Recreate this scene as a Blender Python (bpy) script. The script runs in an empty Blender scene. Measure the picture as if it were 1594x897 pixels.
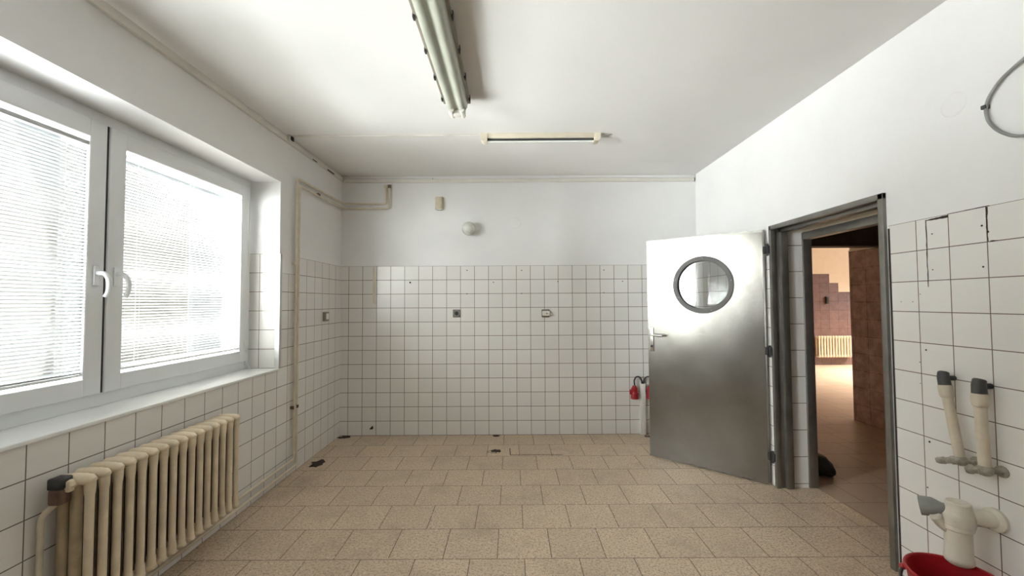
import bpy, bmesh, math, random
from mathutils import Vector, Matrix
random.seed(7)
S = bpy.context.scene
C = S.collection
PI = math.pi

# ------------------------------------------------------------------ camera
FPX = 639.185
CAMZ = 1.4097
yaw, pitch, roll = 0.001, 0.0338, -0.0055
fwd = Vector((math.sin(yaw)*math.cos(pitch), math.cos(yaw)*math.cos(pitch), math.sin(pitch)))
rt = Vector((math.cos(yaw), -math.sin(yaw), 0)); up = rt.cross(fwd)
r2 = rt*math.cos(roll) + up*math.sin(roll); u2 = -rt*math.sin(roll) + up*math.cos(roll)
cd = bpy.data.cameras.new('camera'); cam = bpy.data.objects.new('camera', cd); C.objects.link(cam)
cd.sensor_width = 36; cd.lens = FPX*36/1594; cd.clip_start = 0.05
m = Matrix.Identity(4)
for i in range(3):
    m[i][0] = r2[i]; m[i][1] = u2[i]; m[i][2] = -fwd[i]
m[2][3] = CAMZ
cam.matrix_world = m
S.camera = cam

# ------------------------------------------------------------------ light and exposure
S.view_settings.view_transform = 'Standard'; S.view_settings.look = 'None'
S.view_settings.gamma = 1; S.view_settings.use_curve_mapping = False
S.view_settings.exposure = 0.42
S.cycles.use_denoising = True
S.cycles.max_bounces = 14; S.cycles.diffuse_bounces = 9; S.cycles.transparent_max_bounces = 24
S.cycles.sample_clamp_indirect = 6
W = bpy.data.worlds.new('sky'); S.world = W; W.use_nodes = True
W.node_tree.nodes['Background'].inputs[0].default_value = (0.90, 0.95, 1.0, 1)
W.node_tree.nodes['Background'].inputs[1].default_value = 1.9

def area(name, loc, target, sx, sy, power, col, spread=180):
    l = bpy.data.lights.new(name, 'AREA'); l.shape = 'RECTANGLE'; l.size = sx; l.size_y = sy
    l.energy = power; l.color = col; l.spread = math.radians(spread)
    o = bpy.data.objects.new(name, l); C.objects.link(o); o.location = loc
    o.rotation_euler = (Vector(target)-Vector(loc)).to_track_quat('-Z', 'Y').to_euler()
    return o
XL, XR, YB, H = -1.8304, 1.9937, 4.409, 2.78
YF = -3.2                              # wall behind the camera
# daylight outside the window: sunlit yard below it, bright sky in front of it
area('yard_daylight', (-2.95, 2.75, -0.1), (-2.0, 2.55, 1.75), 1.6, 1.0, 1180, (0.99, 0.99, 0.99))
area('low_fill_daylight', (-4.6, 1.9, 0.0), (-2.05, 2.1, 1.4), 2.8, 1.0, 480, (0.99, 0.99, 0.99))  # unseen low fill lamp, added to brighten the door wall through the window
area('high_sky_daylight', (-3.2, 3.0, 3.7), (-2.05, 2.75, 1.6), 1.9, 1.6, 4300, (0.99, 0.995, 1.0))
area('sky_daylight', (-3.1, 0.3, 2.3), (-2.05, 2.55, 1.6), 2.0, 2.0, 3300, (0.99, 0.995, 1.0))
# daylight through the window of the room beyond the door
area('far_room_daylight', (9.15, 7.0, 2.35), (7.1, 7.3, 0.0), 2.2, 1.0, 210, (1.0, 0.89, 0.78), 70)

# ------------------------------------------------------------------ node materials
def nt(name):
    M = bpy.data.materials.new(name); M.use_nodes = True
    t = M.node_tree; b = t.nodes['Principled BSDF']
    return M, t, b
def N(t, typ, **kw):
    n = t.nodes.new(typ)
    for k, v in kw.items(): setattr(n, k, v)
    return n
def mixc(t, fac, a, b, blend='MIX'):
    n = N(t, 'ShaderNodeMix', data_type='RGBA', blend_type=blend)
    for sock, v in ((n.inputs[0], fac), (n.inputs[6], a), (n.inputs[7], b)):
        if hasattr(v, 'is_output'): t.links.new(v, sock)
        elif isinstance(v, (int, float)): sock.default_value = v
        else: sock.default_value = (*v, 1)
    return n.outputs[2]
def noise(t, scale, detail=3, rough=0.6, vec=None):
    n = N(t, 'ShaderNodeTexNoise'); n.inputs['Scale'].default_value = scale
    n.inputs['Detail'].default_value = detail; n.inputs['Roughness'].default_value = rough
    if vec is None:
        g = N(t, 'ShaderNodeNewGeometry'); vec = g.outputs['Position']
    t.links.new(vec, n.inputs['Vector']); return n.outputs[0]
def ramp(t, fac, lo, hi, a=0.0, b=1.0):
    n = N(t, 'ShaderNodeMapRange'); t.links.new(fac, n.inputs[0])
    n.inputs[1].default_value = lo; n.inputs[2].default_value = hi
    n.inputs[3].default_value = a; n.inputs[4].default_value = b
    return n.outputs[0]
def bump(t, b, h, strength=0.2, dist=0.002):
    n = N(t, 'ShaderNodeBump'); n.inputs['Strength'].default_value = strength; n.inputs['Distance'].default_value = dist
    t.links.new(h, n.inputs['Height']); t.links.new(n.outputs[0], b.inputs['Normal'])
def simple(name, col, rough=0.5, metal=0.0, var=0.12, vs=8.0, bmp=0.0, bs=60, spec=0.5, dirt=None, dirt_s=12, dirt_lo=0.55):
    M, t, b = nt(name)
    f = noise(t, vs, 4)
    dark = tuple(c*(1-var) for c in col); lite = tuple(min(1, c*(1+var)) for c in col)
    c = mixc(t, ramp(t, f, .3, .7), dark, lite)
    if dirt:
        c = mixc(t, ramp(t, noise(t, dirt_s, 6, .7), dirt_lo, dirt_lo+.12), c, dirt)
    t.links.new(c, b.inputs['Base Color'])
    b.inputs['Roughness'].default_value = rough; b.inputs['Metallic'].default_value = metal
    b.inputs['Specular IOR Level'].default_value = spec
    if bmp: bump(t, b, noise(t, bs, 4), bmp)
    return M
def tile_mat(name, ua, va, u0, v0, T, c1, c2, grout, gw=0.004, offset=0.0, rough=0.16, speck=None, stain=None, bmp=0.35):
    """square tiles laid out in world metres: ua, va are the axes the grid runs along"""
    M, t, b = nt(name)
    g = N(t, 'ShaderNodeNewGeometry'); s = N(t, 'ShaderNodeSeparateXYZ'); t.links.new(g.outputs['Position'], s.inputs[0])
    # slight waviness of hand laid joints
    cmb = N(t, 'ShaderNodeCombineXYZ')
    for k, (ax, o) in enumerate(((ua, u0), (va, v0))):
        a = N(t, 'ShaderNodeMath', operation='SUBTRACT'); t.links.new(s.outputs[ax], a.inputs[0]); a.inputs[1].default_value = o-30*T*2
        t.links.new(a.outputs[0], cmb.inputs[k])
    br = N(t, 'ShaderNodeTexBrick'); br.offset = offset; br.offset_frequency = 2; br.squash = 1
    t.links.new(cmb.outputs[0], br.inputs['Vector'])
    br.inputs['Scale'].default_value = 1; br.inputs['Brick Width'].default_value = T; br.inputs['Row Height'].default_value = T
    br.inputs['Mortar Size'].default_value = gw/2; br.inputs['Mortar Smooth'].default_value = 0.15
    br.inputs['Color1'].default_value = (*c1, 1); br.inputs['Color2'].default_value = (*c2, 1); br.inputs['Mortar'].default_value = (*grout, 1)
    br.inputs['Bias'].default_value = 0
    col = br.outputs['Color']
    if speck:
        for sc, lo, cc, am in speck:
            v = noise(t, sc, 2, .5)
            col = mixc(t, ramp(t, v, lo, lo+.08, 0, am), col, cc)
    if stain:
        sc, lo, cc, am = stain
        col = mixc(t, ramp(t, noise(t, sc, 6, .7), lo, lo+.2, 0, am), col, cc)
    # broad unevenness
    col = mixc(t, ramp(t, noise(t, 1.3, 3), .35, .7, 0, .10), col, tuple(x*.8 for x in c1))
    t.links.new(col, b.inputs['Base Color'])
    ro = ramp(t, br.outputs['Fac'], 0, 1, rough, .85); t.links.new(ro, b.inputs['Roughness'])
    inv = ramp(t, br.outputs['Fac'], 0, 1, 1, 0)
    wav = noise(t, 6, 2)
    ad = N(t, 'ShaderNodeMath', operation='MULTIPLY_ADD'); t.links.new(wav, ad.inputs[0]); ad.inputs[1].default_value = .35; t.links.new(inv, ad.inputs[2])
    bump(t, b, ad.outputs[0], bmp, .0015)
    return M

plaster = simple('white plaster', (.80, .798, .795), .9, var=.025, vs=2.5, bmp=.12, bs=35, spec=.2)
ceil_m = simple('white ceiling paint', (.83, .825, .815), .85, var=.02, vs=1.2, bmp=.15, bs=18, spec=.25)
tc1, tc2, gr = (.83, .815, .79), (.79, .775, .75), (.13, .10, .08)
x0 = -1.7485
tile_back = tile_mat('white wall tile far', 0, 2, x0, 0, .15, tc1, tc2, gr, .0052)
tile_left = tile_mat('white wall tile left', 1, 2, 1.5677, 0, .15, tc1, tc2, gr, .0045)
tile_right = tile_mat('white wall tile right', 1, 2, 2.0108, 0, .15, tc1, tc2, gr, .0042)
tile_reveal = tile_mat('white tile in window reveal', 0, 2, -1.988, 0, .15, tc1, tc2, gr, .0045)
tile_jamb = tile_mat('white tile in door reveal', 0, 2, 2.105, .03, .20, tc1, tc2, gr, .005)
tile_front = tile_mat('white wall tile front', 0, 2, 0, 0, .15, tc1, tc2, gr, .0045)
floor_m = tile_mat('speckled beige floor tile', 0, 1, -0.5371, 4.1028, .30, (.63, .495, .355), (.55, .43, .31), (.12, .085, .06), .0055,
                   offset=.5, rough=.42, speck=[(75, .53, (.33, .255, .18), .75), (60, .58, (.74, .67, .55), .6), (120, .57, (.19, .14, .10), .8)],
                   stain=(2.6, .50, (.26, .20, .14), .5), bmp=.3)
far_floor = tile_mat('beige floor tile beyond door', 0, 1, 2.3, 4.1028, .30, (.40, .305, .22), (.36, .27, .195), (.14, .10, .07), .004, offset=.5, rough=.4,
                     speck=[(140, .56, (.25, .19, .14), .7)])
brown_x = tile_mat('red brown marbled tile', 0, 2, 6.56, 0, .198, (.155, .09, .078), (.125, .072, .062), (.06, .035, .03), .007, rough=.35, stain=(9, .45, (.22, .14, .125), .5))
brown_y_lit = tile_mat('red brown side tile with light added', 1, 2, 4.45, 0, .198, (.30, .205, .18), (.25, .168, .147), (.10, .06, .05), .007, rough=.35, stain=(9, .42, (.52, .36, .31), .6))  # same tile as the end wall, colour lightened in place of passage light
steel, t, b = nt('brushed steel')
g = N(t, 'ShaderNodeNewGeometry'); mp = N(t, 'ShaderNodeMapping'); mp.inputs['Scale'].default_value = (60, 60, 2.2)
t.links.new(g.outputs['Position'], mp.inputs[0]); br = noise(t, 1.0, 4, .6, mp.outputs[0])
cl = noise(t, 3.5, 4, .6)
t.links.new(mixc(t, ramp(t, cl, .35, .7), (.215, .205, .188), (.26, .25, .232)), b.inputs['Base Color'])
b.inputs['Metallic'].default_value = 1
ad = N(t, 'ShaderNodeMath', operation='MULTIPLY_ADD'); t.links.new(br, ad.inputs[0]); ad.inputs[1].default_value = .05; t.links.new(ramp(t, cl, .3, .7, .17, .22), ad.inputs[2])
t.links.new(ad.outputs[0], b.inputs['Roughness'])
frame_steel = simple('dull grey steel frame', (.27, .26, .24), .42, metal=.8, var=.15, vs=6)
ring_m = simple('grey porthole ring', (.115, .113, .11), .6, metal=.0, var=.06)
chrome = simple('chrome', (.82, .82, .80), .18, metal=1, var=.04)
upvc = simple('white window plastic', (.80, .82, .83), .32, var=.02, vs=3)
sill_m = simple('white painted sill', (.86, .87, .86), .38, var=.03, vs=5, dirt=(.50, .44, .36), dirt_s=9, dirt_lo=.70)
alu = simple('aluminium edging', (.62, .62, .61), .35, metal=.8, var=.08)
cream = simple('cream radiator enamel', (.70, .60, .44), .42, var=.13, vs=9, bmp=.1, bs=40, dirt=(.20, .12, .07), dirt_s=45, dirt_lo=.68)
cream_shade_dust = simple('cream enamel with gap shade and dust', (.42, .34, .22), .6, var=.15, vs=14)  # rear columns of the end section: lighter gap shade in the colour, plus dust
cream_shade_grime = simple('brown enamel with gap shade and grime', (.13, .095, .06), .7, var=.3, vs=20)  # shade of the deep gaps put into the colour, along with brown grime
pipe_m = simple('cream pipe paint', (.64, .57, .45), .5, var=.1, vs=14, dirt=(.30, .20, .12), dirt_s=30, dirt_lo=.66)
rust = simple('rusty steel', (.16, .10, .07), .75, metal=.3, var=.3, vs=40)
dark = simple('black rubber', (.02, .02, .02), .55, var=.2)
gasket = simple('dark gasket', (.03, .03, .03), .7, var=.1)
cap_m = simple('dark grey plastic cap', (.055, .055, .052), .5, var=.2, bmp=.1)
duct_m = simple('off white cable duct', (.74, .72, .67), .55, var=.05)
lamp_cream = simple('yellowed lamp plastic', (.68, .62, .50), .45, var=.06)
diffuser_m = simple('aged prismatic diffuser', (.40, .415, .35), .28, var=.10, vs=7, bmp=.12, bs=160)
lamp_base = simple('grey lamp housing', (.24, .215, .175), .5, var=.1)
tube_m = simple('unlit lamp tube', (.80, .82, .78), .2, var=.03)
opal = simple('opal glass globe', (.66, .67, .62), .12, var=.06, vs=20)
sock_m = simple('brown socket plate', (.20, .17, .145), .4, var=.1)
white_pl = simple('white plastic', (.74, .72, .66), .4, var=.06)
trap_m = simple('grubby white drain plastic', (.72, .67, .57), .38, var=.08, vs=12, dirt=(.42, .26, .18), dirt_s=14, dirt_lo=.66)
grey_pl = simple('grey drain plastic', (.26, .26, .25), .5, var=.12)
limescale = simple('limescaled brass', (.36, .34, .28), .6, metal=.35, var=.35, vs=45, bmp=.6, bs=90, dirt=(.10, .07, .05), dirt_s=60, dirt_lo=.6)
red_pl = simple('red plastic', (.36, .012, .018), .35, var=.15, vs=6)
red_dk = simple('red connector plastic', (.30, .012, .016), .4, var=.12)
beige_m = simple('beige bell box plastic', (.55, .49, .36), .5, var=.1, vs=20)
grime = simple('dark grime', (.035, .02, .016), .8, var=.3, vs=30)
beam_m = simple('dark brown painted beam', (.05, .036, .026), .7, var=.15)
warm_wall = simple('cream plaster beyond door', (.70, .62, .50), .9, var=.03)
cable_m = simple('grey metal conduit', (.30, .30, .29), .45, metal=.4, var=.15, vs=12)
ext_m = simple('outdoor paving', (.16, .16, .15), .9, var=.1)
facade_m = simple('pale neighbouring render', (.72, .66, .58), .9, var=.05)
# blinds: thin painted aluminium slats
def slat_mat(name, trans, c0=(.80, .79, .77), c1=(.86, .85, .83)):
    M, t, b = nt(name)
    f = noise(t, 5, 3); t.links.new(mixc(t, f, c0, c1), b.inputs['Base Color']); b.inputs['Roughness'].default_value = .45
    tr = N(t, 'ShaderNodeBsdfTranslucent'); tr.inputs[0].default_value = (.85, .835, .81, 1)
    mx = N(t, 'ShaderNodeMixShader'); mx.inputs[0].default_value = trans
    t.links.new(b.outputs[0], mx.inputs[1]); t.links.new(tr.outputs[0], mx.inputs[2]); t.links.new(mx.outputs[0], t.nodes['Material Output'].inputs[0])
    return M
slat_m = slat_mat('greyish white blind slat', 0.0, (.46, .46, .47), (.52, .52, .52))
slat_thin = slat_mat('thin translucent white blind slat', .5)
def glass_mat(name, tint, refl):
    M, t, b = nt(name); t.nodes.remove(b)
    tp = N(t, 'ShaderNodeBsdfTransparent'); tp.inputs[0].default_value = (*tint, 1)
    gl = N(t, 'ShaderNodeBsdfGlossy'); gl.inputs['Roughness'].default_value = .03
    fr = N(t, 'ShaderNodeFresnel'); fr.inputs[0].default_value = 1.5
    mu = N(t, 'ShaderNodeMath', operation='MULTIPLY'); t.links.new(fr.outputs[0], mu.inputs[0])
    t.links.new(ramp(t, noise(t, 3, 2), .3, .7, refl*.9, refl), mu.inputs[1])
    mx = N(t, 'ShaderNodeMixShader'); t.links.new(mu.outputs[0], mx.inputs[0]); t.links.new(tp.outputs[0], mx.inputs[1]); t.links.new(gl.outputs[0], mx.inputs[2])
    t.links.new(mx.outputs[0], t.nodes['Material Output'].inputs[0]); return M
glass = glass_mat('window glass', (.96, .98, .97), .9)
port_glass = glass_mat('porthole glass', (.80, .81, .80), 1.6)

# ------------------------------------------------------------------ mesh helpers
class MB:
    def __init__(s): s.bm = bmesh.new()
    def box(s, x0, x1, y0, y1, z0, z1, bev=0.0, seg=2, mat=None):
        b = bmesh.new(); bmesh.ops.create_cube(b, size=1)
        bmesh.ops.scale(b, vec=(x1-x0, y1-y0, z1-z0), verts=b.verts)
        bmesh.ops.translate(b, vec=((x0+x1)/2, (y0+y1)/2, (z0+z1)/2), verts=b.verts)
        if bev: bmesh.ops.bevel(b, geom=b.edges[:], offset=bev, segments=seg, profile=.5, affect='EDGES')
        s.add(b, mat); return s
    def add(s, b, mat=None):
        if mat is not None: bmesh.ops.transform(b, matrix=mat, verts=b.verts)
        me = bpy.data.meshes.new('tmp'); b.to_mesh(me); b.free(); s.bm.from_mesh(me); bpy.data.meshes.remove(me)
    def lathe(s, prof, origin=(0, 0, 0), axis=(0, 0, 1), n=28, closed=False):
        """prof: (radius, height) pairs, revolved about axis"""
        q = Vector(axis).to_track_quat('Z', 'Y').to_matrix().to_4x4(); q.translation = Vector(origin)
        b = bmesh.new(); rings = []
        for r, h in prof:
            if r < 1e-6: rings.append([b.verts.new((0, 0, h))])
            else: rings.append([b.verts.new((r*math.cos(2*PI*k/n), r*math.sin(2*PI*k/n), h)) for k in range(n)])
        prs = list(zip(rings, rings[1:]))
        if closed: prs.append((rings[-1], rings[0]))
        for a, c in prs:
            if len(a) == 1 and len(c) == 1: continue
            for k in range(n):
                l = (k+1) % n
                if len(a) == 1: b.faces.new((a[0], c[l], c[k]))
                elif len(c) == 1: b.faces.new((a[k], a[l], c[0]))
                else: b.faces.new((a[k], a[l], c[l], c[k]))
        bmesh.ops.recalc_face_normals(b, faces=b.faces)
        s.add(b, q); return s
    def tube(s, pts, r, fillet=0.0, n=14, radii=None, sy=1.0):
        P = [Vector(p) for p in pts]
        if fillet:
            Q = [P[0]]
            for i in range(1, len(P)-1):
                a, c = P[i-1]-P[i], P[i+1]-P[i]
                f = min(fillet, a.length*.45, c.length*.45); A = P[i]+a.normalized()*f; B = P[i]+c.normalized()*f
                for k in range(7):
                    u = k/6; Q.append(A*(1-u)**2 + P[i]*2*u*(1-u) + B*u*u)
            Q.append(P[-1]); P = Q
        b = bmesh.new(); rings = []
        d0 = (P[1]-P[0]).normalized(); ref = Vector((0, 0, 1)) if abs(d0.z) < .9 else Vector((1, 0, 0))
        nrm = d0.cross(ref).normalized()
        for i, p in enumerate(P):
            d = (P[min(i+1, len(P)-1)]-P[max(i-1, 0)]).normalized()
            nrm = (nrm - d*nrm.dot(d)).normalized(); bi = d.cross(nrm)
            rr = radii[i] if radii else r
            rings.append([b.verts.new(p + nrm*math.cos(2*PI*k/n)*rr + bi*math.sin(2*PI*k/n)*rr*sy) for k in range(n)])
        for a, c in zip(rings, rings[1:]):
            for k in range(n): b.faces.new((a[k], a[(k+1) % n], c[(k+1) % n], c[k]))
        b.faces.new(rings[0][::-1]); b.faces.new(rings[-1])
        bmesh.ops.recalc_face_normals(b, faces=b.faces)
        s.add(b); return s
    def prism(s, poly, a0, a1, axis='y'):
        """poly in the plane normal to axis, extruded from a0 to a1"""
        b = bmesh.new()
        def P(u, v, w): return {'x': (w, u, v), 'y': (u, w, v), 'z': (u, v, w)}[axis]
        A = [b.verts.new(P(u, v, a0)) for u, v in poly]; B = [b.verts.new(P(u, v, a1)) for u, v in poly]
        n = len(poly)
        for k in range(n): b.faces.new((A[k], A[(k+1) % n], B[(k+1) % n], B[k]))
        b.faces.new(A[::-1]); b.faces.new(B)
        bmesh.ops.recalc_face_normals(b, faces=b.faces); s.add(b); return s
    def ball(s, c, r, sc=(1, 1, 1), u=24, v=14):
        b = bmesh.new(); bmesh.ops.create_uvsphere(b, u_segments=u, v_segments=v, radius=r)
        bmesh.ops.scale(b, vec=sc, verts=b.verts); bmesh.ops.translate(b, vec=c, verts=b.verts); s.add(b); return s
    def build(s, name, mat, parent=None, smooth=True, bevel=0.0, xf=None):
        me = bpy.data.meshes.new(name)
        if xf is not None: bmesh.ops.transform(s.bm, matrix=xf, verts=s.bm.verts)
        if parent is not None:      # parts are modelled in world metres; bring them into the parent's space
            pw = world(parent); bmesh.ops.transform(s.bm, matrix=pw.inverted(), verts=s.bm.verts)
        s.bm.to_mesh(me); s.bm.free()
        o = bpy.data.objects.new(name, me); C.objects.link(o); me.materials.append(mat)
        if parent is not None: o.parent = parent
        if smooth:
            for p in me.polygons: p.use_smooth = True
            try: me.set_sharp_from_angle(angle=math.radians(38))
            except Exception: pass
        return o
def world(o):
    M = o.matrix_basis.copy(); p = o.parent
    while p is not None: M = p.matrix_basis @ M; p = p.parent
    return M
def tag(o, label=None, cat=None, group=None, kind=None):
    if label: o['label'] = label
    if cat: o['category'] = cat
    if group: o['group'] = group
    if kind: o['kind'] = kind
    return o
def empty(name, loc, label=None, cat=None, group=None, kind=None):
    o = bpy.data.objects.new(name, None); C.objects.link(o); o.location = loc; o.empty_display_size = .1
    return tag(o, label, cat, group, kind)
def struct(name, mb, mat, label, cat, parent=None):
    o = mb.build(name, mat, parent, smooth=False)
    if parent is None: tag(o, label, cat, kind='structure')
    return o

# ------------------------------------------------------------------ room shell
K = .006                                # how far tiles stand proud of the plaster
WY0, WY1, WZ0, WZ1 = -.215, 3.245, .90, 2.377     # window opening in the left wall, lengthened for the added near sash
DY0, DY1, DZ = 2.172, 3.149, 1.982              # door opening in the right wall
WT = .29                                # thickness of the right wall
struct('floor', MB().box(XL-.02, XR+WT, YF-.02, YB+.02, -.12, 0), floor_m, 'speckled beige stone tile floor laid in offset rows', 'floor')
struct('ceiling', MB().box(XL-.4, XR+WT, YF-.02, YB+.25, H, H+.15), ceil_m, 'white painted ceiling of the tiled room', 'ceiling')
wb = struct('wall_back', MB().box(XL-.4, XR+WT, YB+K, YB+.25, 0, H), plaster, 'far wall, white plaster above white square tiles', 'wall')
struct('tiling', MB().box(XL, XR, YB, YB+K+.001, 0, 1.80), tile_back, None, None, wb)
lx0, lx1 = XL-.40, XL-K
w = MB()
w.box(lx0, lx1, YF, WY0, 0, H); w.box(lx0, lx1, WY1, YB+K, 0, H)
w.box(lx0, lx1, WY0, WY1, 0, WZ0-.02); w.box(lx0, lx1, WY0, WY1, WZ1, H)
wl = struct('wall_left', w, plaster, 'window wall, white plaster above white square tiles', 'wall')
w = MB()
w.box(XL-K-.001, XL, YF, YB, 0, WZ0-.015); w.box(XL-K-.001, XL, WY1, 3.457, WZ0-.015, 1.65)
w.box(XL-K-.001, XL, 3.457, YB, WZ0-.015, 1.80); w.box(XL-K-.001, XL, YF, WY0, WZ0-.015, 1.65)
struct('tiling', w, tile_left, None, None, wl)
struct('reveal_tiling', MB().box(-2.07, XL-.03, WY1-K, WY1+.001, WZ0, 1.80), tile_reveal, None, None, wl)
rx0, rx1 = XR+K, XR+WT
w = MB()
w.box(rx0, rx1, YF, DY0, 0, H); w.box(rx0, rx1, DY1, YB+K, 0, H); w.box(rx0, rx1, DY0, DY1, DZ, H)
wr = struct('wall_right', w, plaster, 'door wall, white plaster above white square tiles', 'wall')
w = MB(); w.box(XR, XR+K+.001, YF, 2.158, 0, 1.80); w.box(XR, XR+K+.001, DY1, YB, 0, 1.80)
struct('tiling', w, tile_right, None, None, wr)
struct('reveal_tiling', MB().box(2.10, rx1-.02, DY1-.012, DY1+.001, 0, DZ), tile_jamb, None, None, wr)
wf = struct('wall_front', MB().box(XL-.4, XR+WT, YF-.2, YF, 0, H), plaster, 'near end wall behind the viewer, white plaster over tiles', 'wall')
struct('tiling', MB().box(XL, XR, YF, YF+K, 0, 1.80), tile_front, None, None, wf)

# flaws in the tiling: screw holes, a broken tile, black cracks
def at_back(px, py):   # far wall point seen at a given place of the photograph
    d = r2*((px-797)/FPX) + u2*(-(py-448.5)/FPX) + fwd; t_ = YB/d.y; return (d.x*t_, CAMZ+d.z*t_)
def at_right(px, py):
    d = r2*((px-797)/FPX) + u2*(-(py-448.5)/FPX) + fwd; t_ = XR/d.x; return (d.y*t_, CAMZ+d.z*t_)
for px, py in ((727, 421), (812, 421), (638.5, 440), (768, 439.5), (868.5, 438.5), (727, 457.5), (812, 457), (940, 420.5), (969, 438), (940, 456)):
    x, z = at_back(px, py); r = .006 if px != 638.5 else .010
    MB().lathe([(0, 0), (r, 0), (r*.8, .0015), (0, .0012)], (x, YB, z), (0, -1, 0), 10).build('screw_hole', grime, wb)
for px, py, r in ((1450.9, 364.3, .0045), (1528.3, 351.4, .006), (1538, 361, .006), (1530.5, 415.5, .0055), (1452, 420, .004), (1403, 470, .003), (1421, 470, .003),
                  (1441.5, 545, .006), (1447, 688, .007), (1432, 564, .0035), (1433, 597, .003), (1444, 759, .005), (1432.5, 458, .003)):
    y, z = at_right(px, py)
    r *= .72; MB().lathe([(0, 0), (r, 0), (r*.8, .0015), (0, .0012)], (XR, y, z), (-1, 0, 0), 10).build('screw_hole', grime, wr)
def crack(pts, widths, name='joint_crack'):
    b = bmesh.new(); L = []; 
    for (y, z), w_ in zip(pts, widths):
        L.append((y, z, w_))
    mbk = MB()
    for (y0, z0, w0), (y1, z1, w1) in zip(L, L[1:]):
        d = Vector((y1-y0, z1-z0)); nn = Vector((-d.y, d.x)).normalized()
        poly = [(y0-nn.x*w0, z0-nn.y*w0), (y1-nn.x*w1, z1-nn.y*w1), (y1+nn.x*w1, z1+nn.y*w1), (y0+nn.x*w0, z0+nn.y*w0)]
        mbk.prism(poly, XR-.0012, XR+.002, 'x')
    b.free(); mbk.build(name, grime, wr, smooth=False)
def jag(p, q, n, w0, w1):
    pts = []; ws = []
    for i in range(n+1):
        u = i/n; pts.append((p[0]+(q[0]-p[0])*u+random.uniform(-.0012, .0012), p[1]+(q[1]-p[1])*u)); ws.append((w0+(w1-w0)*u)*random.uniform(.6, 1.2))
    crack(pts, ws)
jag((1.961, 1.792), (1.961, 1.47), 16, .0026, .0020)
jag((1.861, 1.790), (1.961, 1.789), 8, .008, .002)
jag((1.708, 1.797), (1.709, 1.70), 8, .0034, .0024); jag((1.709, 1.70), (1.708, 1.651), 4, .0016, .0012)
jag((1.70, 1.651), (1.672, 1.651), 3, .004, .001)
jag((1.70, 1.80), (1.86, 1.80), 8, .0018, .0012)
MB().box(XR-.002, XR+.001, 2.150, 2.160, 0, 1.785).build('joint_crack', grime, wr, smooth=False)
# broken corner of a bottom tile on the far wall
x, z = at_back(578, 666)
MB().prism([(x-.022, z-.018), (x+.012, z-.018), (x+.022, z-.004), (x+.014, z+.02), (x+.004, z+.012)], YB-.001, YB+.002, 'y').build('tile_chip', grime, wb, smooth=False)
x, z = at_back(583, 421); x2, z2 = at_back(583, 470)
sp = MB().box(x-.016, x+.016, YB-.003, YB+.001, z2-.02, 1.79, .001).build('joint_filler', lamp_cream, wb)
# old round covers painted over
x, z = at_back(803, 347)
MB().lathe([(0, .004), (.048, .004), (.056, .002), (.058, 0)], (x, YB+K, z), (0, -1, 0), 36).build('painted_cover', plaster, wb)
y, z = at_right(1482, 163)
MB().lathe([(0, .004), (.045, .004), (.052, .002), (.054, 0)], (XR+K, y, z), (-1, 0, 0), 36).build('painted_cover', plaster, wr)
# paint patches and debris at the floor
fl = bpy.data.objects['floor']
def splat(cx, cy, rx, ry, name, mat, h=.006, seed=1, n=15):
    rnd = random.Random(seed); poly = []
    for k in range(n):
        a = 2*PI*k/n; q = rnd.uniform(.45, 1.0); poly.append((cx+rx*q*math.cos(a), cy+ry*q*math.sin(a)))
    return MB().prism(poly, 0, h, 'z').build(name, mat)
tag(splat(-1.71, 3.66, .075, .10, 'dirt_patch', grime, seed=3), 'small dark scrap of dirt on floor by left wall near the pipes', 'dirt')
tag(splat(-1.76, 4.35, .075, .05, 'dirt_patch', grime, seed=5), 'dark dirt in the far left floor corner', 'dirt')
tag(splat(-.17, 4.37, .045, .035, 'dirt_patch', grime, seed=8), 'small dark dirt spot at the foot of far wall centre', 'dirt')
tag(splat(-.155, 3.93, .06, .045, 'dirt_patch', grime, seed=11, h=.004), 'small dark scraping on the floor in front of far wall', 'dirt')
tag(splat(1.43, 4.33, .06, .04, 'dirt_patch', grime, seed=15, h=.004), 'dark dirt under the power duct beside the steel door', 'dirt')

def floor_line(pts, w_):
    m_ = MB()
    for (xa, ya), (xb, yb) in zip(pts, pts[1:]):
        d = Vector((xb-xa, yb-ya)).normalized(); q_ = Vector((-d.y, d.x))*w_
        m_.prism([(xa-q_.x, ya-q_.y), (xb-q_.x, yb-q_.y), (xb+q_.x, yb+q_.y), (xa+q_.x, ya+q_.y)], -.002, .0012, 'z')
    m_.build('floor_crack', grime, fl, smooth=False)
floor_line([(-.025, 4.0), (-.02, 3.83), (.21, 3.835), (.46, 3.83)], .004)
floor_line([(-.24, 3.92), (-.16, 3.98), (-.15, 3.88), (-.24, 3.90)], .003)
# cable ducts below and on the ceiling
w = MB().box(XL-K, XL+.016, YF+.01, YB+K, 2.722, H-.012, .003)
dl = tag(w.build('cable_duct', duct_m), 'long off-white cable duct high on the window wall under the ceiling', 'cable duct')
MB().box(XL+.0155, XL+.0175, 4.02, 4.17, 2.722, 2.734).build('duct_gap', gasket, dl)
MB().box(XL+.0155, XL+.0175, 3.72, 3.80, 2.722, 2.731).build('duct_gap', gasket, dl)
db = tag(MB().box(XL+.02, XR-.012, YB-.016, YB+K, 2.706, 2.744, .003).build('cable_duct', duct_m), 'thin white cable duct along top of far wall', 'cable duct')
MB().box(XR-.012, XR-.004, YB-.015, YB+K, 2.707, 2.743).build('duct_gap', gasket, db)
MB().box(-.85, -.842, YB-.018, YB, 2.740, 2.748).build('clip', gasket, db)
struct('trim_1', MB().box(XL+.02, XR, YB-.006, YB+K, 2.750, H-.006, .002), plaster, 'thin plaster lip between far wall and ceiling', 'trim')
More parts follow.
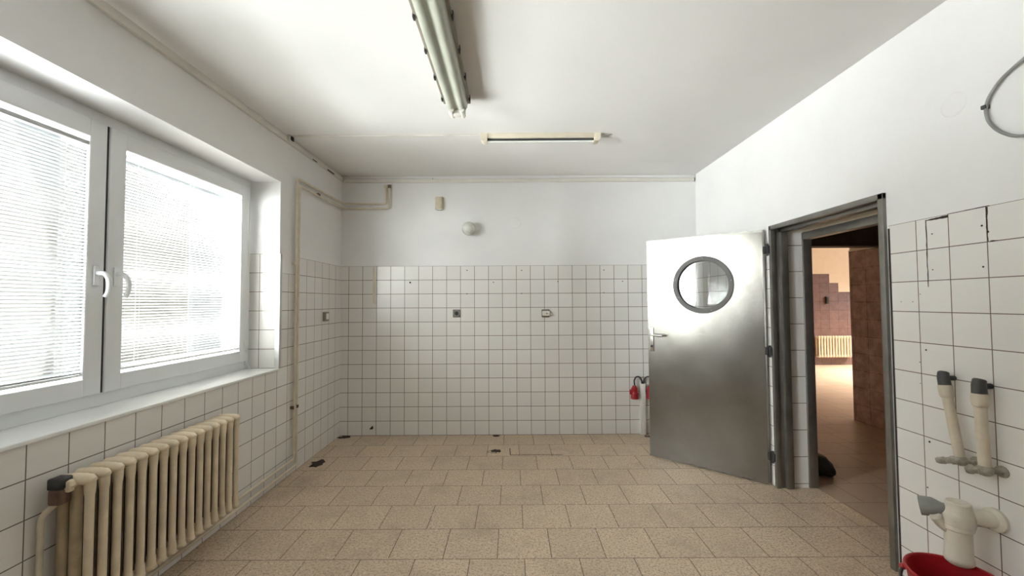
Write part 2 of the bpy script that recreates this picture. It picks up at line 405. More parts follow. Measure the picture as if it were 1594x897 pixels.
dc = tag(MB().box(-1.80, .80, 3.308, 3.326, H-.012, H, .002).build('cable_duct', duct_m), 'slim white duct across the ceiling feeding the short lamp', 'cable duct')
MB().box(-1.815, -1.79, 3.29, 3.345, H-.05, H-.001, .005).build('elbow', duct_m, dc)
MB().box(-1.79, -1.782, 3.30, 3.335, H-.045, H-.012).build('duct_gap', gasket, dc)

# ------------------------------------------------------------------ window 1
win = empty('window_1', (-2.1, 2.07, .9), 'white plastic window with blinds in a deep reveal, unseen third sash added', 'window', kind='structure')
FX0, FX1 = -2.15, -2.07
fr = MB()
fr.box(FX0, FX1, WY0, WY0+.06, WZ0, WZ1, .004); fr.box(FX0, FX1, WY1-.055, WY1-K, WZ0, WZ1, .004)
fr.box(FX0, FX1, WY0+.055, WY1-.05, WZ0, WZ0+.075, .004); fr.box(FX0, FX1, WY0+.055, WY1-.05, WZ1-.07, WZ1, .004)
fr.box(FX0, FX1, .915, .985, WZ0+.07, WZ1-.06, .004); fr.box(FX0, FX1, 2.03, 2.105, WZ0+.07, WZ1-.06, .004)
fr.build('window_frame', upvc, win)
def sash(y0, y1, hinge):
    z0, z1, wd = .967, 2.317, .088
    s_ = MB(); a, bx_ = -2.145, -2.045
    s_.box(a, bx_, y0, y0+wd, z0, z1, .006, 3); s_.box(a, bx_, y1-wd, y1, z0, z1, .006, 3)
    s_.box(a, bx_, y0+wd-.004, y1-wd+.004, z0, z0+wd-.006, .006, 3); s_.box(a, bx_, y0+wd-.004, y1-wd+.004, z1-wd, z1, .006, 3)
    # bevelled glazing bead
    for (p, q) in (((y0+wd, z0+wd), 0),):
        pass
    o = s_.build('sash', upvc, win)
    MB().box(-2.118, -2.110, y0+wd-.015, y1-wd+.015, z0+wd-.02, z1-wd+.015).build('pane', glass, o)
    # handle on the middle stile
    hy = (y1-.044) if hinge == 'near' else (y0+.044)
    h = MB(); h.box(-2.046, -2.034, hy-.016, hy+.016, 1.51, 1.585, .005, 3).box(-2.046, -2.036, hy-.016, hy+.016, 1.50, 1.60, .006, 3)
    h.tube([(-2.04, hy, 1.562), (-1.998, hy, 1.562), (-1.985, hy+.006, 1.535), (-1.983, hy+.010, 1.50), (-1.99, hy+.010, 1.465), (-2.0, hy+.008, 1.445)], .011, .02,
           n=12)
    h.build('sash_handle', upvc, o)
    return o
sash(-.160, .945, 'near'); sash(.955, 2.060, 'near'); sash(2.076, 3.188, 'far')  # first sash is unseen, added to let light onto the door wall
MB().box(-2.069, -2.055, 2.0595, 2.0765, .968, 2.316).build('gasket', gasket, win, smooth=False)
# hinge at the lower right corner
MB().tube([(-2.055, 3.19, .985), (-2.055, 3.19, .93)], .009, n=12).tube([(-2.06, 3.205, .96), (-2.03, 3.205, .90)], .004).build('hinge', upvc, win)
struct('trim_2', MB().box(FX1-.03, XL+.008, WY0+.001, WY1-K-.001, WZ0-.018, WZ0, .004), sill_m, 'glossy white window sill board', 'sill')
tb = MB().box(XL-.034, XL+.004, WY1-K-.002, WY1+.004, WZ0+.001, 1.80, .0015).box(XL-.002, XL+.004, WY1-.004, WY1+.024, WZ0+.001, 1.80, .0015)
struct('trim_3', tb, alu, 'grey metal edging on the tiled window corner', 'trim')

def blind(y0, y1, TILT, label, slat_m, SW):
    zt, zb = 2.205, 1.064
    o = empty('venetian_blind', (-2.058, (y0+y1)/2, zb), label, 'blind', 'venetian blinds in the window')
    xc = -2.062
    MB().box(xc-.012, xc+.012, y0, y1, zt-.022, zt, .003).build('head_rail', slat_m, o)
    sl = bmesh.new(); p = .0165; n = int((zt-.03-zb-.012)/p)
    tilt = math.radians(TILT)
    for i in range(n):
        z = zb+.016+i*p; rows = []
        for k in range(4):
            u = (k/3-.5)*SW; cv = .0012*(1-(2*k/3-1)**2)
            dx = u*math.cos(tilt)-cv*math.sin(tilt); dz = u*math.sin(tilt)+cv*math.cos(tilt)
            jj = random.uniform(-.0004, .0004)
            rows.append((sl.verts.new((xc+dx, y0+.004, z+dz+jj)), sl.verts.new((xc+dx, y1-.004, z+dz-jj))))
        for a, c in zip(rows, rows[1:]): sl.faces.new((a[0], a[1], c[1], c[0]))
    mb = MB(); mb.add(sl); so = mb.build('slats', slat_m, o)
    sm = so.modifiers.new('thickness', 'SOLIDIFY'); sm.thickness = .0005
    MB().box(xc-.009, xc+.009, y0+.003, y1-.003, zb, zb+.011, .003).build('bottom_rail', upvc, o)
    for u in (.11, .5, .89):
        y = y0+(y1-y0)*u
        for sx in (-.011, .011):
            MB().tube([(xc+sx, y, zt-.01), (xc+sx, y, zb+.005)], .0007, n=5).build('ladder_cord', duct_m, o)
    return o
blind(1.047, 1.976, 54, 'narrow-slatted greyish white venetian blind on the nearer left sash', slat_m, .0122)
blind(-.068, .861, 64, 'closed narrow-slatted white venetian blind on the added, unseen sash nearest the viewer', slat_m, .0175)
bl = blind(2.160, 3.112, 18, 'narrow-slatted white venetian blind on the farther right sash', slat_thin, .0185)
MB().tube([(-2.035, 3.16, 2.20), (-2.032, 3.165, 1.40), (-2.03, 3.185, 1.10), (-2.04, 3.16, 1.02), (-2.045, 3.15, 1.12)], .0022, .04, n=6).build('pull_cord', duct_m, bl)

# outside: paving and a pale building across the yard
struct('ground', MB().box(-14, -2.25, -8, 14, -.4, -.25), ext_m, 'pale paved yard outside the window', 'ground')
fb = MB().box(-11.3, -11, -8, 14, -.25, 4.2)
tag(fb.build('building', facade_m, smooth=False), 'pale rendered building across the yard behind the blinds', 'building')

# ------------------------------------------------------------------ radiator under the window
rad = empty('radiator', (-1.73, 2.1, .16), 'cream cast iron column radiator under the window', 'radiator')
def rad_section(yc, x_front, x_back, z0, z1, parent, mat, inner):
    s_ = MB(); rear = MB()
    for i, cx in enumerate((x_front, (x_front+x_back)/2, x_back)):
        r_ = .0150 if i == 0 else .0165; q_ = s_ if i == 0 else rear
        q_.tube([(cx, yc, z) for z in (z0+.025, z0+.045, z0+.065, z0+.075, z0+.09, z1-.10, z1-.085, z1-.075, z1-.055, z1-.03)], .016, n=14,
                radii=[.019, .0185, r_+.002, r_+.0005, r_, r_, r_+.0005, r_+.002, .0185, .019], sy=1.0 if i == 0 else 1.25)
    # rounded crown and foot joining the three columns
    for zc, sgn in ((z1-.03, 1), (z0+.03, -1)):
        s_.tube([(x_back-.018, yc, zc-.004*sgn), (x_back-.012, yc, zc), (x_back, yc, zc+.006*sgn), ((x_front+x_back)/2, yc, zc+.010*sgn), (x_front, yc, zc+.006*sgn), (x_front+.012, yc, zc), (x_front+.018, yc, zc-.004*sgn)],
                .02, n=14, radii=[.006, .017, .0225, .0225, .0225, .017, .006], sy=1.0)
        s_.tube([(-1.733, yc-.029, zc), (-1.733, yc+.029, zc)], .019, n=14)
    o = s_.build('section', mat, parent)
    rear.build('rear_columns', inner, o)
    return o
RY0, RP = 1.662, .058
for i in range(16):
    rad_section(RY0+i*RP, -1.683, -1.785, .165, .735, rad, cream, cream_shade_dust if i == 0 else cream_shade_grime)
hb = MB().box(-1.757, -1.711, RY0-.052, RY0-.028, .682, .726, .006).lathe([(0, 0), (.024, 0), (.026, .004), (.026, .012), (.022, .018), (0, .018)], (-1.733, RY0-.028, .705), (0, -1, 0), 6)
hb.build('end_plug', cream, rad)
for y in (RY0+2.5*RP, RY0+12.5*RP):
    for z in (.225, .66): MB().box(XL-.001, -1.745, y-.008, y+.008, z-.01, z+.01, .002).build('bracket', cream, rad)
vx, vy, vz = -1.748, 1.618, .69
va = MB().tube([(-1.733, RY0-.045, .705), (vx, vy-.005, .70)], .014, n=12).box(vx-.026, vx+.022, vy-.028, vy+.02, .64, .70, .008)
vo = va.build('valve', rust, rad)
MB().box(vx-.028, vx+.024, vy-.03, vy+.022, .698, .742, .007, 3).build('valve_cap', dark, vo)

# ------------------------------------------------------------------ heating pipes
px1, px2 = XL+.026, XL+.026
PR = .0105
pa = empty('heating_pipe', (px1, 3.44, .1), 'cream heating pipe nearer the window, rising to ceiling height', 'pipe')
MB().tube([(-1.351, YB-.028, 2.668), (-1.351, YB-.028, 2.468), (px1, YB-.028, 2.476), (px1, 3.438, 2.463), (px1, 3.43, .125), (px1, 2.60, .125), (-1.79, 2.55, .17)], PR, .035).build('pipe', pipe_m, pa)
pb = empty('heating_pipe', (px1, 3.475, .05), 'cream heating pipe on the corner side, feeding the radiator valve', 'pipe')
MB().tube([(-1.308, YB-.028, 2.668), (-1.308, YB-.028, 2.420), (px1, YB-.028, 2.420), (px1, 3.474, 2.408), (px1, 3.466, .062), (px1, 1.60, .062), (px1, 1.60, .60), (vx-.01, vy, .645)], PR, .035).build('pipe', pipe_m, pb)
for z in (1.744, .547):
    MB().box(XL-.001, px1+.004, 3.415, 3.425, z-.012, z+.012, .002).tube([(px1, 3.414+.0, z-.013), (px1, 3.414, z+.013)], .006).build('clamp', rust if z < 1 else pipe_m, pa)
    cl_ = MB().tube([(px1, 3.434, z-.012), (px1, 3.434, z+.012)], PR+.004, n=16); cl_.build('collar', pipe_m, pa)
MB().tube([(px1, 3.47, .535), (px1, 3.47, .56)], PR+.004, n=16).build('collar', rust, pb)
MB().tube([(px1, 3.80, 2.422), (px1, 3.83, 2.422)], PR+.004, n=12).build('collar', rust, pb)
for px_, o_ in ((-1.351, pa), (-1.308, pb)):
    MB().tube([(px_, YB-.028, 2.64), (px_, YB-.028, 2.675)], PR+.006, n=8).box(px_-.004, px_+.004, YB-.028, YB+K, 2.655, 2.667).build('end_cap', rust if o_ is pb else pipe_m, o_)

# ------------------------------------------------------------------ ceiling lights
L1 = empty('fluorescent_lamp', (-.352, 1.9, H), 'long twin-tube fluorescent ceiling lamp with yellowed ribbed cover', 'ceiling light')
lx, ly0, ly1 = -.352, 1.12, 2.665
MB().prism([(lx-.075, H), (lx+.075, H), (lx+.084, H-.05), (lx-.084, H-.05)], ly0, ly1, 'y').build('housing', lamp_base, L1, smooth=False)
MB().box(lx-.089, lx+.089, ly0-.004, ly1+.004, H-.062, H-.048, .003).build('rim', lamp_base, L1)
prof = [(-.082, H-.062), (-.078, H-.085), (-.066, H-.103), (-.052, H-.112), (-.036, H-.114), (-.020, H-.108), (-.008, H-.099), (0, H-.097), (.008, H-.099), (.020, H-.108), (.036, H-.114), (.052, H-.112), (.066, H-.103), (.078, H-.085), (.082, H-.062)]
MB().prism([(lx+u*.86, z) for u, z in prof], ly0, ly1, 'y').build('diffuser', diffuser_m, L1)
for k in range(6):
    y = 2.60-.255*k
    for sx in (-1, 1):
        MB().box(lx+sx*.088-.005, lx+sx*.088+.005, y-.014, y+.014, H-.075, H-.042, .002).build('clip', gasket, L1)
ec = MB().box(lx-.058, lx+.050, ly1+.002, ly1+.060, H-.128, H-.02, .008)
for sx in (-.036, .032): ec.tube([(lx+sx, ly1-.03, H-.112), (lx+sx, ly1+.066, H-.112)], .018)
ec.build('end_cap', white_pl, L1)

L2 = empty('strip_lamp', (.243, 3.32, H), 'short cream strip lamp across the ceiling near far wall', 'ceiling light')
sx0, sx1 = -.243, .729
MB().box(sx0+.002, sx1-.002, 3.285, 3.355, H-.040, H, .004).build('housing', lamp_cream, L2)
def endcap(xa, xb, left):
    z0, z1 = H-.068, H-.002
    r = .03; poly = []
    if left: poly = [(xa, z1), (xa, z0+r)] + [(xa+r-r*math.cos(a), z0+r-r*math.sin(a)) for a in (PI/8, PI/4, 3*PI/8)] + [(xa+r, z0), (xb, z0), (xb, z1)]
    else: poly = [(xa, z1), (xa, z0), (xb-r, z0)] + [(xb-r+r*math.sin(a), z0+r-r*math.cos(a)) for a in (PI/8, PI/4, 3*PI/8)] + [(xb, z0+r), (xb, z1)]
    MB().prism(poly, 3.280, 3.360, 'y').build('end_cap', lamp_cream, L2)
endcap(sx0, sx0+.052, True); endcap(sx1-.052, sx1, False)
MB().box(sx0+.05, sx1-.05, 3.300, 3.345, H-.052, H-.039).build('reflector', gasket, L2)
MB().tube([(sx0+.05, 3.315, H-.060), (sx1-.05, 3.315, H-.060)], .0085, n=14).build('lamp_tube', tube_m, L2)

# ------------------------------------------------------------------ things on the far wall
g_ = empty('globe_lamp', (-.450, YB, 2.187), 'small round opal globe lamp on the far wall', 'wall lamp')
MB().lathe([(0, 0), (.05, 0), (.05, .02), (.042, .03), (.035, .035), (0, .035)], (-.450, YB+K, 2.19), (0, -1, 0)).build('base', white_pl, g_)
MB().ball((-.450, YB-.082, 2.187), .073).build('globe', opal, g_)
bb = empty('bell_box', (-.772, YB, 2.474), 'small beige half-round bell box high on the far wall', 'bell')
poly = [(-.815, YB+K), (-.815, YB-.03), (-.80, YB-.05), (-.772, YB-.058), (-.745, YB-.05), (-.732, YB-.03), (-.732, YB+K)]
MB().prism(poly, 2.412, 2.540, 'z').build('cover', beige_m, bb)
MB().box(-.80, -.745, YB-.045, YB, 2.40, 2.413, .003).build('base', white_pl, bb)

def socket_box(x0, x1, z0, z1, label, kind):
    cx, cz = (x0+x1)/2, (z0+z1)/2
    o = empty('power_socket', (cx, YB, cz), label, 'socket')
    MB().box(x0, x1, YB-.012, YB+.001, z0, z1, .004, 3).build('plate', sock_m, o)
    if kind == 'round':
        MB().lathe([(.034, 0), (.034, .006), (.030, .010), (.026, .008), (.022, .001), (0, .001)], (cx, YB-.011, cz), (0, -1, 0)).build('rim', grey_pl, o)
        MB().lathe([(0, 0), (.022, 0), (.020, .003), (0, .003)], (cx, YB-.010, cz), (0, -1, 0)).build('recess', dark, o)
    else:
        MB().box(x0+.006, x1+.006, YB-.045, YB-.01, z0+.018, z1-.016, .010, 3).build('rocker', white_pl, o)
        MB().box(cx+.002, cx+.022, YB-.048, YB-.043, cz-.006, cz+.006, .002).build('slot', grey_pl, o)
    return o
socket_box(-.630, -.548, 1.247, 1.331, 'square brown power socket with round black recess on far wall', 'round')
socket_box(.320, .402, 1.243, 1.327, 'switch box with cream raised front on far wall, right one', 'switch')
o = empty('wall_switch', (XL, 4.035, 1.275), 'small dark wall switch on the window wall near the corner', 'switch')
MB().box(XL-.001, XL+.02, 3.985, 4.085, 1.232, 1.322, .004).build('plate', sock_m, o)
MB().box(XL+.019, XL+.026, 4.01, 4.06, 1.248, 1.306, .003).build('rocker', white_pl, o)

pd = empty('power_duct', (1.383, YB, 0), 'white upright cable duct by the steel door, black cables on top', 'cable duct')
MB().box(1.355, 1.411, YB-.035, YB+.001, 0, .535, .003).build('duct', duct_m, pd)
for sgn in (-1, 1):
    cx = 1.383
    MB().tube([(cx+sgn*.004, YB-.02, .52), (cx+sgn*.010, YB-.03, .575), (cx+sgn*.038, YB-.04, .612), (cx+sgn*.072, YB-.04, .612), (cx+sgn*.094, YB-.04, .575), (cx+sgn*.088, YB-.04, .515)], .0075, .03, n=10).build('cable', dark, pd)
def plug(cx, label, sd=-1):
    o = empty('power_connector', (cx, YB-.04, .45), label, 'connector', 'red power connectors')
    MB().lathe([(0, .140), (.016, .140), (.026, .118), (.032, .112), (.032, .085), (.030, .082), (.036, .06), (.040, .02), (.040, .004), (.034, 0), (0, 0)], (cx, YB-.045, .380), (0, 0, 1), 22).build('body', red_dk, o)
    MB().box(cx+sd*.039-.013, cx+sd*.039+.013, YB-.070, YB-.03, .43, .478, .007).build('flap', red_dk, o)
    MB().lathe([(.041, 0), (.041, .012), (.036, .012), (.036, 0)], (cx, YB-.045, .43), (0, 0, 1), 22, closed=True).build('ring', red_dk, o)
plug(1.290, 'red power connector hanging left of the white upright duct')
plug(1.455, 'red power connector right of the duct, half behind the steel door', 1)

# ------------------------------------------------------------------ door 1: steel frame and open leaf
door = empty('door_1', (XR, DY1, 0), 'open stainless steel door with round porthole and grey steel frame', 'door', kind='structure')
f1 = MB()
f1.box(XR-.012, XR+.02, DY1-.028, DY1, 0, DZ, .003)                # architrave on the hinge side
f1.box(XR-.012, XR+.02, DY0, DY0+.034, 0, DZ, .003)
f1.box(XR-.012, XR+.02, DY0, DY1, DZ-.034, DZ, .003)
f1.box(XR+.018, XR+.060, DY1-.016, DY1, 0, DZ-.015, .002); f1.box(XR+.018, XR+.060, DY0, DY0+.020, 0, DZ-.015, .002)
f1.box(XR+.018, XR+.060, DY0, DY1, DZ-.026, DZ-.001, .002)
f1.box(XR+.058, XR+.110, DY1-.042, DY1, 0, DZ-.02, .003); f1.box(XR+.058, XR+.110, DY0, DY0+.032, 0, DZ-.02, .003)
f1.box(XR+.058, XR+.110, DY0, DY1, DZ-.052, DZ-.001, .003)
f1.build('door_frame', frame_steel, door)
f2 = MB()
f2.box(rx1-.055, rx1+.012, DY1-.026, DY1-.002, 0, 1.92, .003); f2.box(rx1-.055, rx1+.012, DY0, DY0+.03, 0, 1.92, .003)
f2.box(rx1-.055, rx1+.012, DY0, DY1-.002, 1.875, 1.93, .003)
f2.build('rear_frame', frame_steel, door)
MB().box(rx1-.05, rx1, DY0, DY1-.012, 1.93, DZ).build('rear_panel', warm_wall, door, smooth=False)
# the leaf, modelled flat then swung: local x from hinge (0) to free edge, local y into the leaf, z up
Hg = Vector((1.953, 3.182)); Fr = Vector((1.250, 3.776)); dl_ = Fr-Hg; LW = dl_.length; dl_.normalize()
bk = Vector((-dl_.y, dl_.x))
if bk.y < 0: bk = -bk
XF = Matrix(((dl_.x, bk.x, 0, Hg.x), (dl_.y, bk.y, 0, Hg.y), (0, 0, 1, 0), (0, 0, 0, 1)))
LZ0, LZ1, LT = .012, 1.962, .040
pcx, pcz, pr = LW-.475, 1.545, .215
def plate_hole(y, flip):
    pass
bmh = bmesh.new(); n = 64
def rectpt(a):
    c, s_ = math.cos(a), math.sin(a)
    tx = ((LW-pcx) if c > 0 else pcx)/abs(c) if abs(c) > 1e-9 else 1e9
    tz = ((LZ1-pcz) if s_ > 0 else (pcz-LZ0))/abs(s_) if abs(s_) > 1e-9 else 1e9
    k = min(tx, tz); return (pcx+c*k, pcz+s_*k)
angs = sorted(set([2*PI*k/n for k in range(n)] + [math.atan2(z-pcz, x-pcx) % (2*PI) for x in (0, LW) for z in (LZ0, LZ1)]))
lay = []
for y in (0, LT):
    inn = [bmh.verts.new((pcx+pr*math.cos(a), y, pcz+pr*math.sin(a))) for a in angs]
    ou = [bmh.verts.new((rectpt(a)[0], y, rectpt(a)[1])) for a in angs]
    lay.append((inn, ou))
q = len(angs)
for k in range(q):
    l = (k+1) % q
    for inn, ou in lay: bmh.faces.new((inn[k], inn[l], ou[l], ou[k]))
    bmh.faces.new((lay[0][0][k], lay[0][0][l], lay[1][0][l], lay[1][0][k]))
    bmh.faces.new((lay[0][1][k], lay[0][1][l], lay[1][1][l], lay[1][1][k]))
bmesh.ops.recalc_face_normals(bmh, faces=bmh.faces)
mb = MB(); mb.add(bmh)
leaf = mb.build('door_leaf', steel, door, smooth=False, xf=XF)
def in_leaf(mb, name, mat): return mb.build(name, mat, leaf, xf=XF)
for y, s_ in ((0, -1), (LT, 1)):
    in_leaf(MB().lathe([(.203, -.002), (.203, .006), (.207, .010), (.238, .010), (.243, .006), (.244, -.001)], (pcx, y, pcz), (0, s_, 0), 72, closed=True), 'porthole_ring', ring_m)
in_leaf(MB().lathe([(0, 0), (.2145, 0), (.2145, .006), (0, .006)], (pcx, LT/2+.003, pcz), (0, -1, 0), 64), 'porthole_glass', port_glass)
in_leaf(MB().box(0, LW, -.0016, .001, LZ1-.02, LZ1, 0), 'top_edge', frame_steel)
in_leaf(MB().box(-.012, .001, .006, LT-.006, LZ0, LZ1, .002), 'hinge_edge', frame_steel)
for k in range(9):
    a = 2*PI*(k+.3)/9
    if k % 2 == 0: in_leaf(MB().ball((pcx+.225*math.cos(a), -.010, pcz+.225*math.sin(a)), .0035, (1, .5, 1), 8, 6), 'rivet', chrome)
hx, hz = LW-.036, 1.105
in_leaf(MB().box(hx-.017, hx+.017, -.010, .001, hz-.15, hz+.065, .004, 3), 'handle_plate', chrome)
in_leaf(MB().tube([(hx, -.005, hz), (hx, -.055, hz), (hx-.115, -.058, hz-.002)], .0095, .012, n=12), 'door_handle', chrome)
in_leaf(MB().lathe([(0, 0), (.010, 0), (.010, .006), (0, .006)], (hx, -.009, hz-.105), (0, -1, 0), 14), 'key_cylinder', gasket)
in_leaf(MB().box(LW-.001, LW+.004, .008, LT-.008, hz-.12, hz+.10, .001), 'lock_plate', chrome)
for z in (1.76, 1.10, .30) if False else (1.80, 1.02, .22):
    hn = MB().tube([(1.976, 3.158, z-.045), (1.976, 3.158, z+.045)], .009, n=12).box(1.955, 1.985, 3.155, 3.186, z-.03, z+.03, .003).box(1.972, 1.99, 3.135, 3.160, z-.03, z+.03, .003)
    hn.build('hinge', gasket, door)

# ------------------------------------------------------------------ beyond the door
cx0, cx1 = rx1, 4.02
struct('floor_beyond', MB().box(cx0, 9.1, .3, 9.2, -.12, 0), far_floor, 'brown tile floor running on beyond the doorway', 'floor')
cw = struct('wall_corridor_right', MB().box(cx1+K, cx1+.16, .3, 4.87, 0, H), warm_wall, 'side wall of the passage with red-brown tiles', 'wall')
w = MB().box(cx1, cx1+K+.001, .3, 4.876, 0, 1.985).box(cx1, cx1+.16, 4.869, 4.876, 0, 1.985); struct('tiling', w, brown_y_lit, None, None, cw)
struct('trim_4', MB().box(cx1-.004, cx1+K, .3, 4.876, 1.985, 2.0, .001), white_pl, 'thin white strip topping the red-brown tiles', 'trim')
struct('wall_corridor_near', MB().box(cx0, 4.2, .15, .3, 0, H), warm_wall, 'near end wall of the passage', 'wall')
struct('wall_lintel', MB().box(cx0, 4.02, 4.12, 4.27, 1.955, H), beam_m, 'dark lintel beam across the passage beyond the door', 'beam')
struct('wall_corridor_left', MB().box(cx0-.25, cx0-.001, YB+.26, 9.2, 0, H), warm_wall, 'left wall of the bright room beyond', 'wall')
struct('ceiling_beyond', MB().box(cx0, 9.25, .15, 9.4, H, H+.15), ceil_m, 'white ceiling of the rooms beyond the door', 'ceiling')
fw = struct('wall_far_room', MB().box(cx0-.25, 9.25, 9.0+K, 9.2, 0, H), warm_wall, 'cream end wall of the bright room beyond', 'wall')
# brown tiling with a stepped top edge
e0, e1, e2 = 6.975, 7.17, 7.42
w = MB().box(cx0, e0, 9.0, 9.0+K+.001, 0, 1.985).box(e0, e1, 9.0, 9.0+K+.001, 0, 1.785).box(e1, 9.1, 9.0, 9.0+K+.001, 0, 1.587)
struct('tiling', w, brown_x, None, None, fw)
w = MB().box(9.1, 9.25, 4.87, 6.0, 0, H).box(9.1, 9.25, 8.6, 9.0, 0, H).box(9.1, 9.25, 6.0, 8.6, 0, .9).box(9.1, 9.25, 6.0, 8.6, 2.45, H)
struct('wall_far_window', w, warm_wall, 'window wall of the bright room beyond', 'wall')
struct('wall_far_room_near', MB().box(4.18, 9.1, 4.72, 4.87, 0, H), warm_wall, 'near wall of the bright room beyond', 'wall')
r2_ = empty('radiator', (6.99, 8.93, .16), 'cream radiator on the far wall of the room seen through the doorway', 'radiator')
for i in range(13):
    xc = 6.62+i*.0615; s_ = MB()
    for yc in (8.88, 8.955):
        s_.tube([(xc, yc, .20), (xc, yc, .25), (xc, yc, .56), (xc, yc, .61)], .018, n=10, radii=[.020, .018, .018, .020], sy=1.0)
    for zc in (.20, .61):
        s_.tube([(xc, 8.86, zc), (xc, 8.88, zc), (xc, 8.955, zc), (xc, 8.975, zc)], .02, n=10, radii=[.012, .026, .026, .012])
        s_.tube([(xc-.031, 8.918, zc), (xc+.031, 8.918, zc)], .018, n=10)
    s_.build('section', cream, r2_)
for xb in (6.7, 7.3): MB().box(xb-.01, xb+.01, 8.95, 9.001, .59, .61).build('bracket', cream, r2_)
o = empty('wall_phone', (6.90, 9.0, 1.42), 'small black box on red-brown tiles seen through doorway', 'phone')
MB().box(6.865, 6.925, 8.955, 9.0, 1.33, 1.485, .012, 3).build('body', dark, o)
MB().box(6.872, 6.918, 8.945, 8.957, 1.38, 1.47, .005).build('cover', gasket, o)
# dark crumpled bundle just inside the doorway
b = bmesh.new(); bmesh.ops.create_icosphere(b, subdivisions=4, radius=1)
rnd = random.Random(4); dirs = [(Vector((rnd.gauss(0, 1), rnd.gauss(0, 1), rnd.gauss(0, 1))).normalized(), rnd.uniform(3, 9), rnd.uniform(0, 6)) for _ in range(14)]
for v in b.verts:
    k = 1+sum(.045*math.sin(d.dot(v.co)*f_+p_) for d, f_, p_ in dirs)
    v.co = Vector((v.co.x*.085*k, v.co.y*.16*k, max(-.066, v.co.z*.085*k)))
bmesh.ops.translate(b, vec=(2.50, 3.42, .066), verts=b.verts)
mb = MB(); mb.add(b); tag(mb.build('cloth_bundle', dark), 'dark crumpled bundle on the floor just inside the doorway', 'cloth')

# ------------------------------------------------------------------ plumbing on the right wall
def stub(name, label, top, bot, tap_end, rr):
    o = empty(name, (XR, bot[1], bot[2]), label, 'pipe')
    T_, B_ = Vector(top), Vector(bot); d = (B_-T_).normalized()
    MB().tube([T_+d*.03, T_+d*.035, T_+d*.075, T_+d*.082, T_+d*.085, B_], rr, n=20, radii=[rr*1.15, rr*1.28, rr*1.22, rr*1.1, rr*.92, rr*.92]).build('pipe', pipe_m, o)
    MB().tube([T_-d*.030+Vector((.006, 0, 0)), T_-d*.026+Vector((.005, 0, 0)), T_-d*.005, T_+d*.032], rr, n=10, radii=[rr*.75, rr*.98, rr*1.06, rr*1.12]).build('cap', cap_m, o)
    MB().tube([T_, (XR+.003, T_.y, T_.z)], rr*.55, n=12).build('wall_stub', cap_m, o)
    el = MB().ball(B_, rr*1.25, (1, 1, .95), 18, 12)
    el.tube([B_, (XR-.004, B_.y-.02, B_.z)], rr*.6, n=12).lathe([(0, 0), (rr*1.1, 0), (rr*1.1, .006), (0, .01)], (XR, B_.y-.02, B_.z), (-1, 0, 0), 18)
    el.build('elbow', limescale, o)
    E_ = Vector(tap_end); dd = (E_-B_)
    MB().tube([B_, B_+dd*.35, B_+dd*.4, B_+dd*.6, B_+dd*.64, B_+dd*.9, E_], rr, n=12, radii=[rr*.9, rr*.9, rr*.7, rr*.66, rr*.8, rr*.7, rr*.45]).build('tap', limescale, o)
stub('water_pipe', 'tilted cream water pipe stub with black cap, nearer the doorway', (1.944, 1.862, 1.055), (1.944, 1.805, .712), (1.895, 1.862, .690), .020)
stub('water_pipe', 'upright cream water pipe stub with black cap, right of the tilted one', (1.944, 1.722, 1.048), (1.944, 1.712, .708), (1.900, 1.748, .694), .0215)

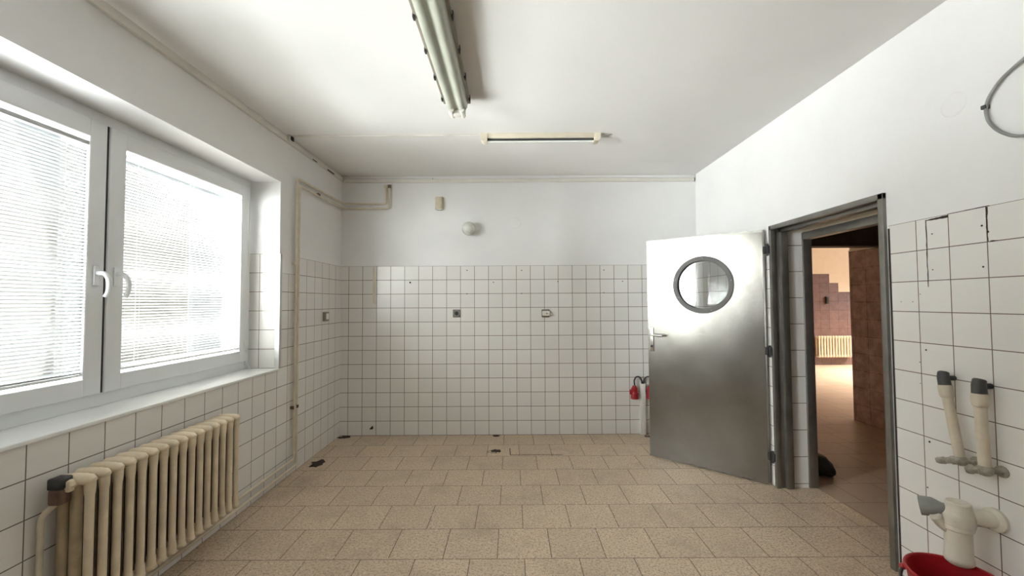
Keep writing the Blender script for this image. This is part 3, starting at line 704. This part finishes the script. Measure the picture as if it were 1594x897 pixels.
tr_ = empty('drain_trap', (XR, 1.74, .5), 'grubby white plastic drain trap on the tiles above the red bucket', 'drain trap')
bx, by = 1.868, 1.755
MB().lathe([(0, .305), (.036, .305), (.044, .312), (.047, .320), (.047, .332), (.043, .338), (.043, .445), (.049, .450), (.049, .462), (.046, .468), (0, .470)], (bx, by, 0), (0, 0, 1), 30).build('bottle', trap_m, tr_)
MB().lathe([(0, .462), (.050, .462), (.052, .470), (.052, .505), (.048, .515), (.040, .535), (.040, .555), (.036, .560), (.030, .556), (0, .556)], (bx+.004, by, 0), (0, 0, 1), 30).build('head', trap_m, tr_)
MB().tube([(bx, by, .500), (XR-.012, by-.03, .500)], .033, n=22).build('wall_arm', trap_m, tr_)
MB().lathe([(0, 0), (.047, 0), (.047, .012), (.034, .022), (0, .022)], (XR, by-.032, .500), (-1, 0, 0), 26).build('wall_flange', trap_m, tr_)
MB().tube([(bx, by, .515), (bx-.03, by+.035, .515), (bx-.045, by+.055, .512), (bx-.075, by+.085, .505)], .02, n=20, radii=[.022, .024, .038, .040]).build('inlet_cone', grey_pl, tr_)
MB().tube([(bx-.02, by+.01, .43), (bx-.045, by+.025, .455), (bx-.062, by+.03, .485), (bx-.066, by+.03, .492)], .017, n=16, radii=[.016, .018, .022, .015]).build('side_nozzle', trap_m, tr_)

bu = empty('bucket', (1.775, 1.685, 0), 'red plastic bucket on the floor by the door wall', 'bucket')
MB().lathe([(0, .0), (.105, 0), (.112, .006), (.145, .288), (.153, .290), (.155, .296), (.152, .303), (.147, .303), (.142, .298), (.109, .010), (0, .010)], (1.775, 1.685, 0), (0, 0, 1), 56).build('body', red_pl, bu)
MB().tube([(1.665, 1.792, .275), (1.645, 1.785, .24), (1.632, 1.755, .17), (1.625, 1.70, .13), (1.635, 1.62, .12), (1.66, 1.56, .17), (1.685, 1.558, .25), (1.70, 1.565, .275)], .006, .03, n=10).build('bail_handle', dark, bu)
MB().ball((1.667, 1.795, .27), .013).build('handle_lug', red_pl, bu); MB().ball((1.70, 1.560, .27), .013).build('handle_lug', red_pl, bu)

# conduit loop high on the right wall
lp = empty('conduit_loop', (XR, 1.5, 2.2), 'thin grey conduit loop fixed high on the door wall', 'cable')
pts = [(XR-.004, 1.30, 2.36), (XR-.008, 1.47, 2.375), (XR-.008, 1.56, 2.338), (XR-.008, 1.633, 2.300), (XR-.008, 1.675, 2.250), (XR-.008, 1.690, 2.205), (XR-.008, 1.683, 2.150), (XR-.008, 1.650, 2.095), (XR-.008, 1.60, 2.052), (XR-.008, 1.55, 2.036), (XR-.008, 1.44, 2.028), (XR-.004, 1.30, 2.03)]
MB().tube(pts, .0062, .05, n=10).build('conduit', cable_m, lp)
MB().box(XR-.018, XR+K, 1.682, 1.700, 2.205, 2.222, .003).build('clip', cap_m, lp)
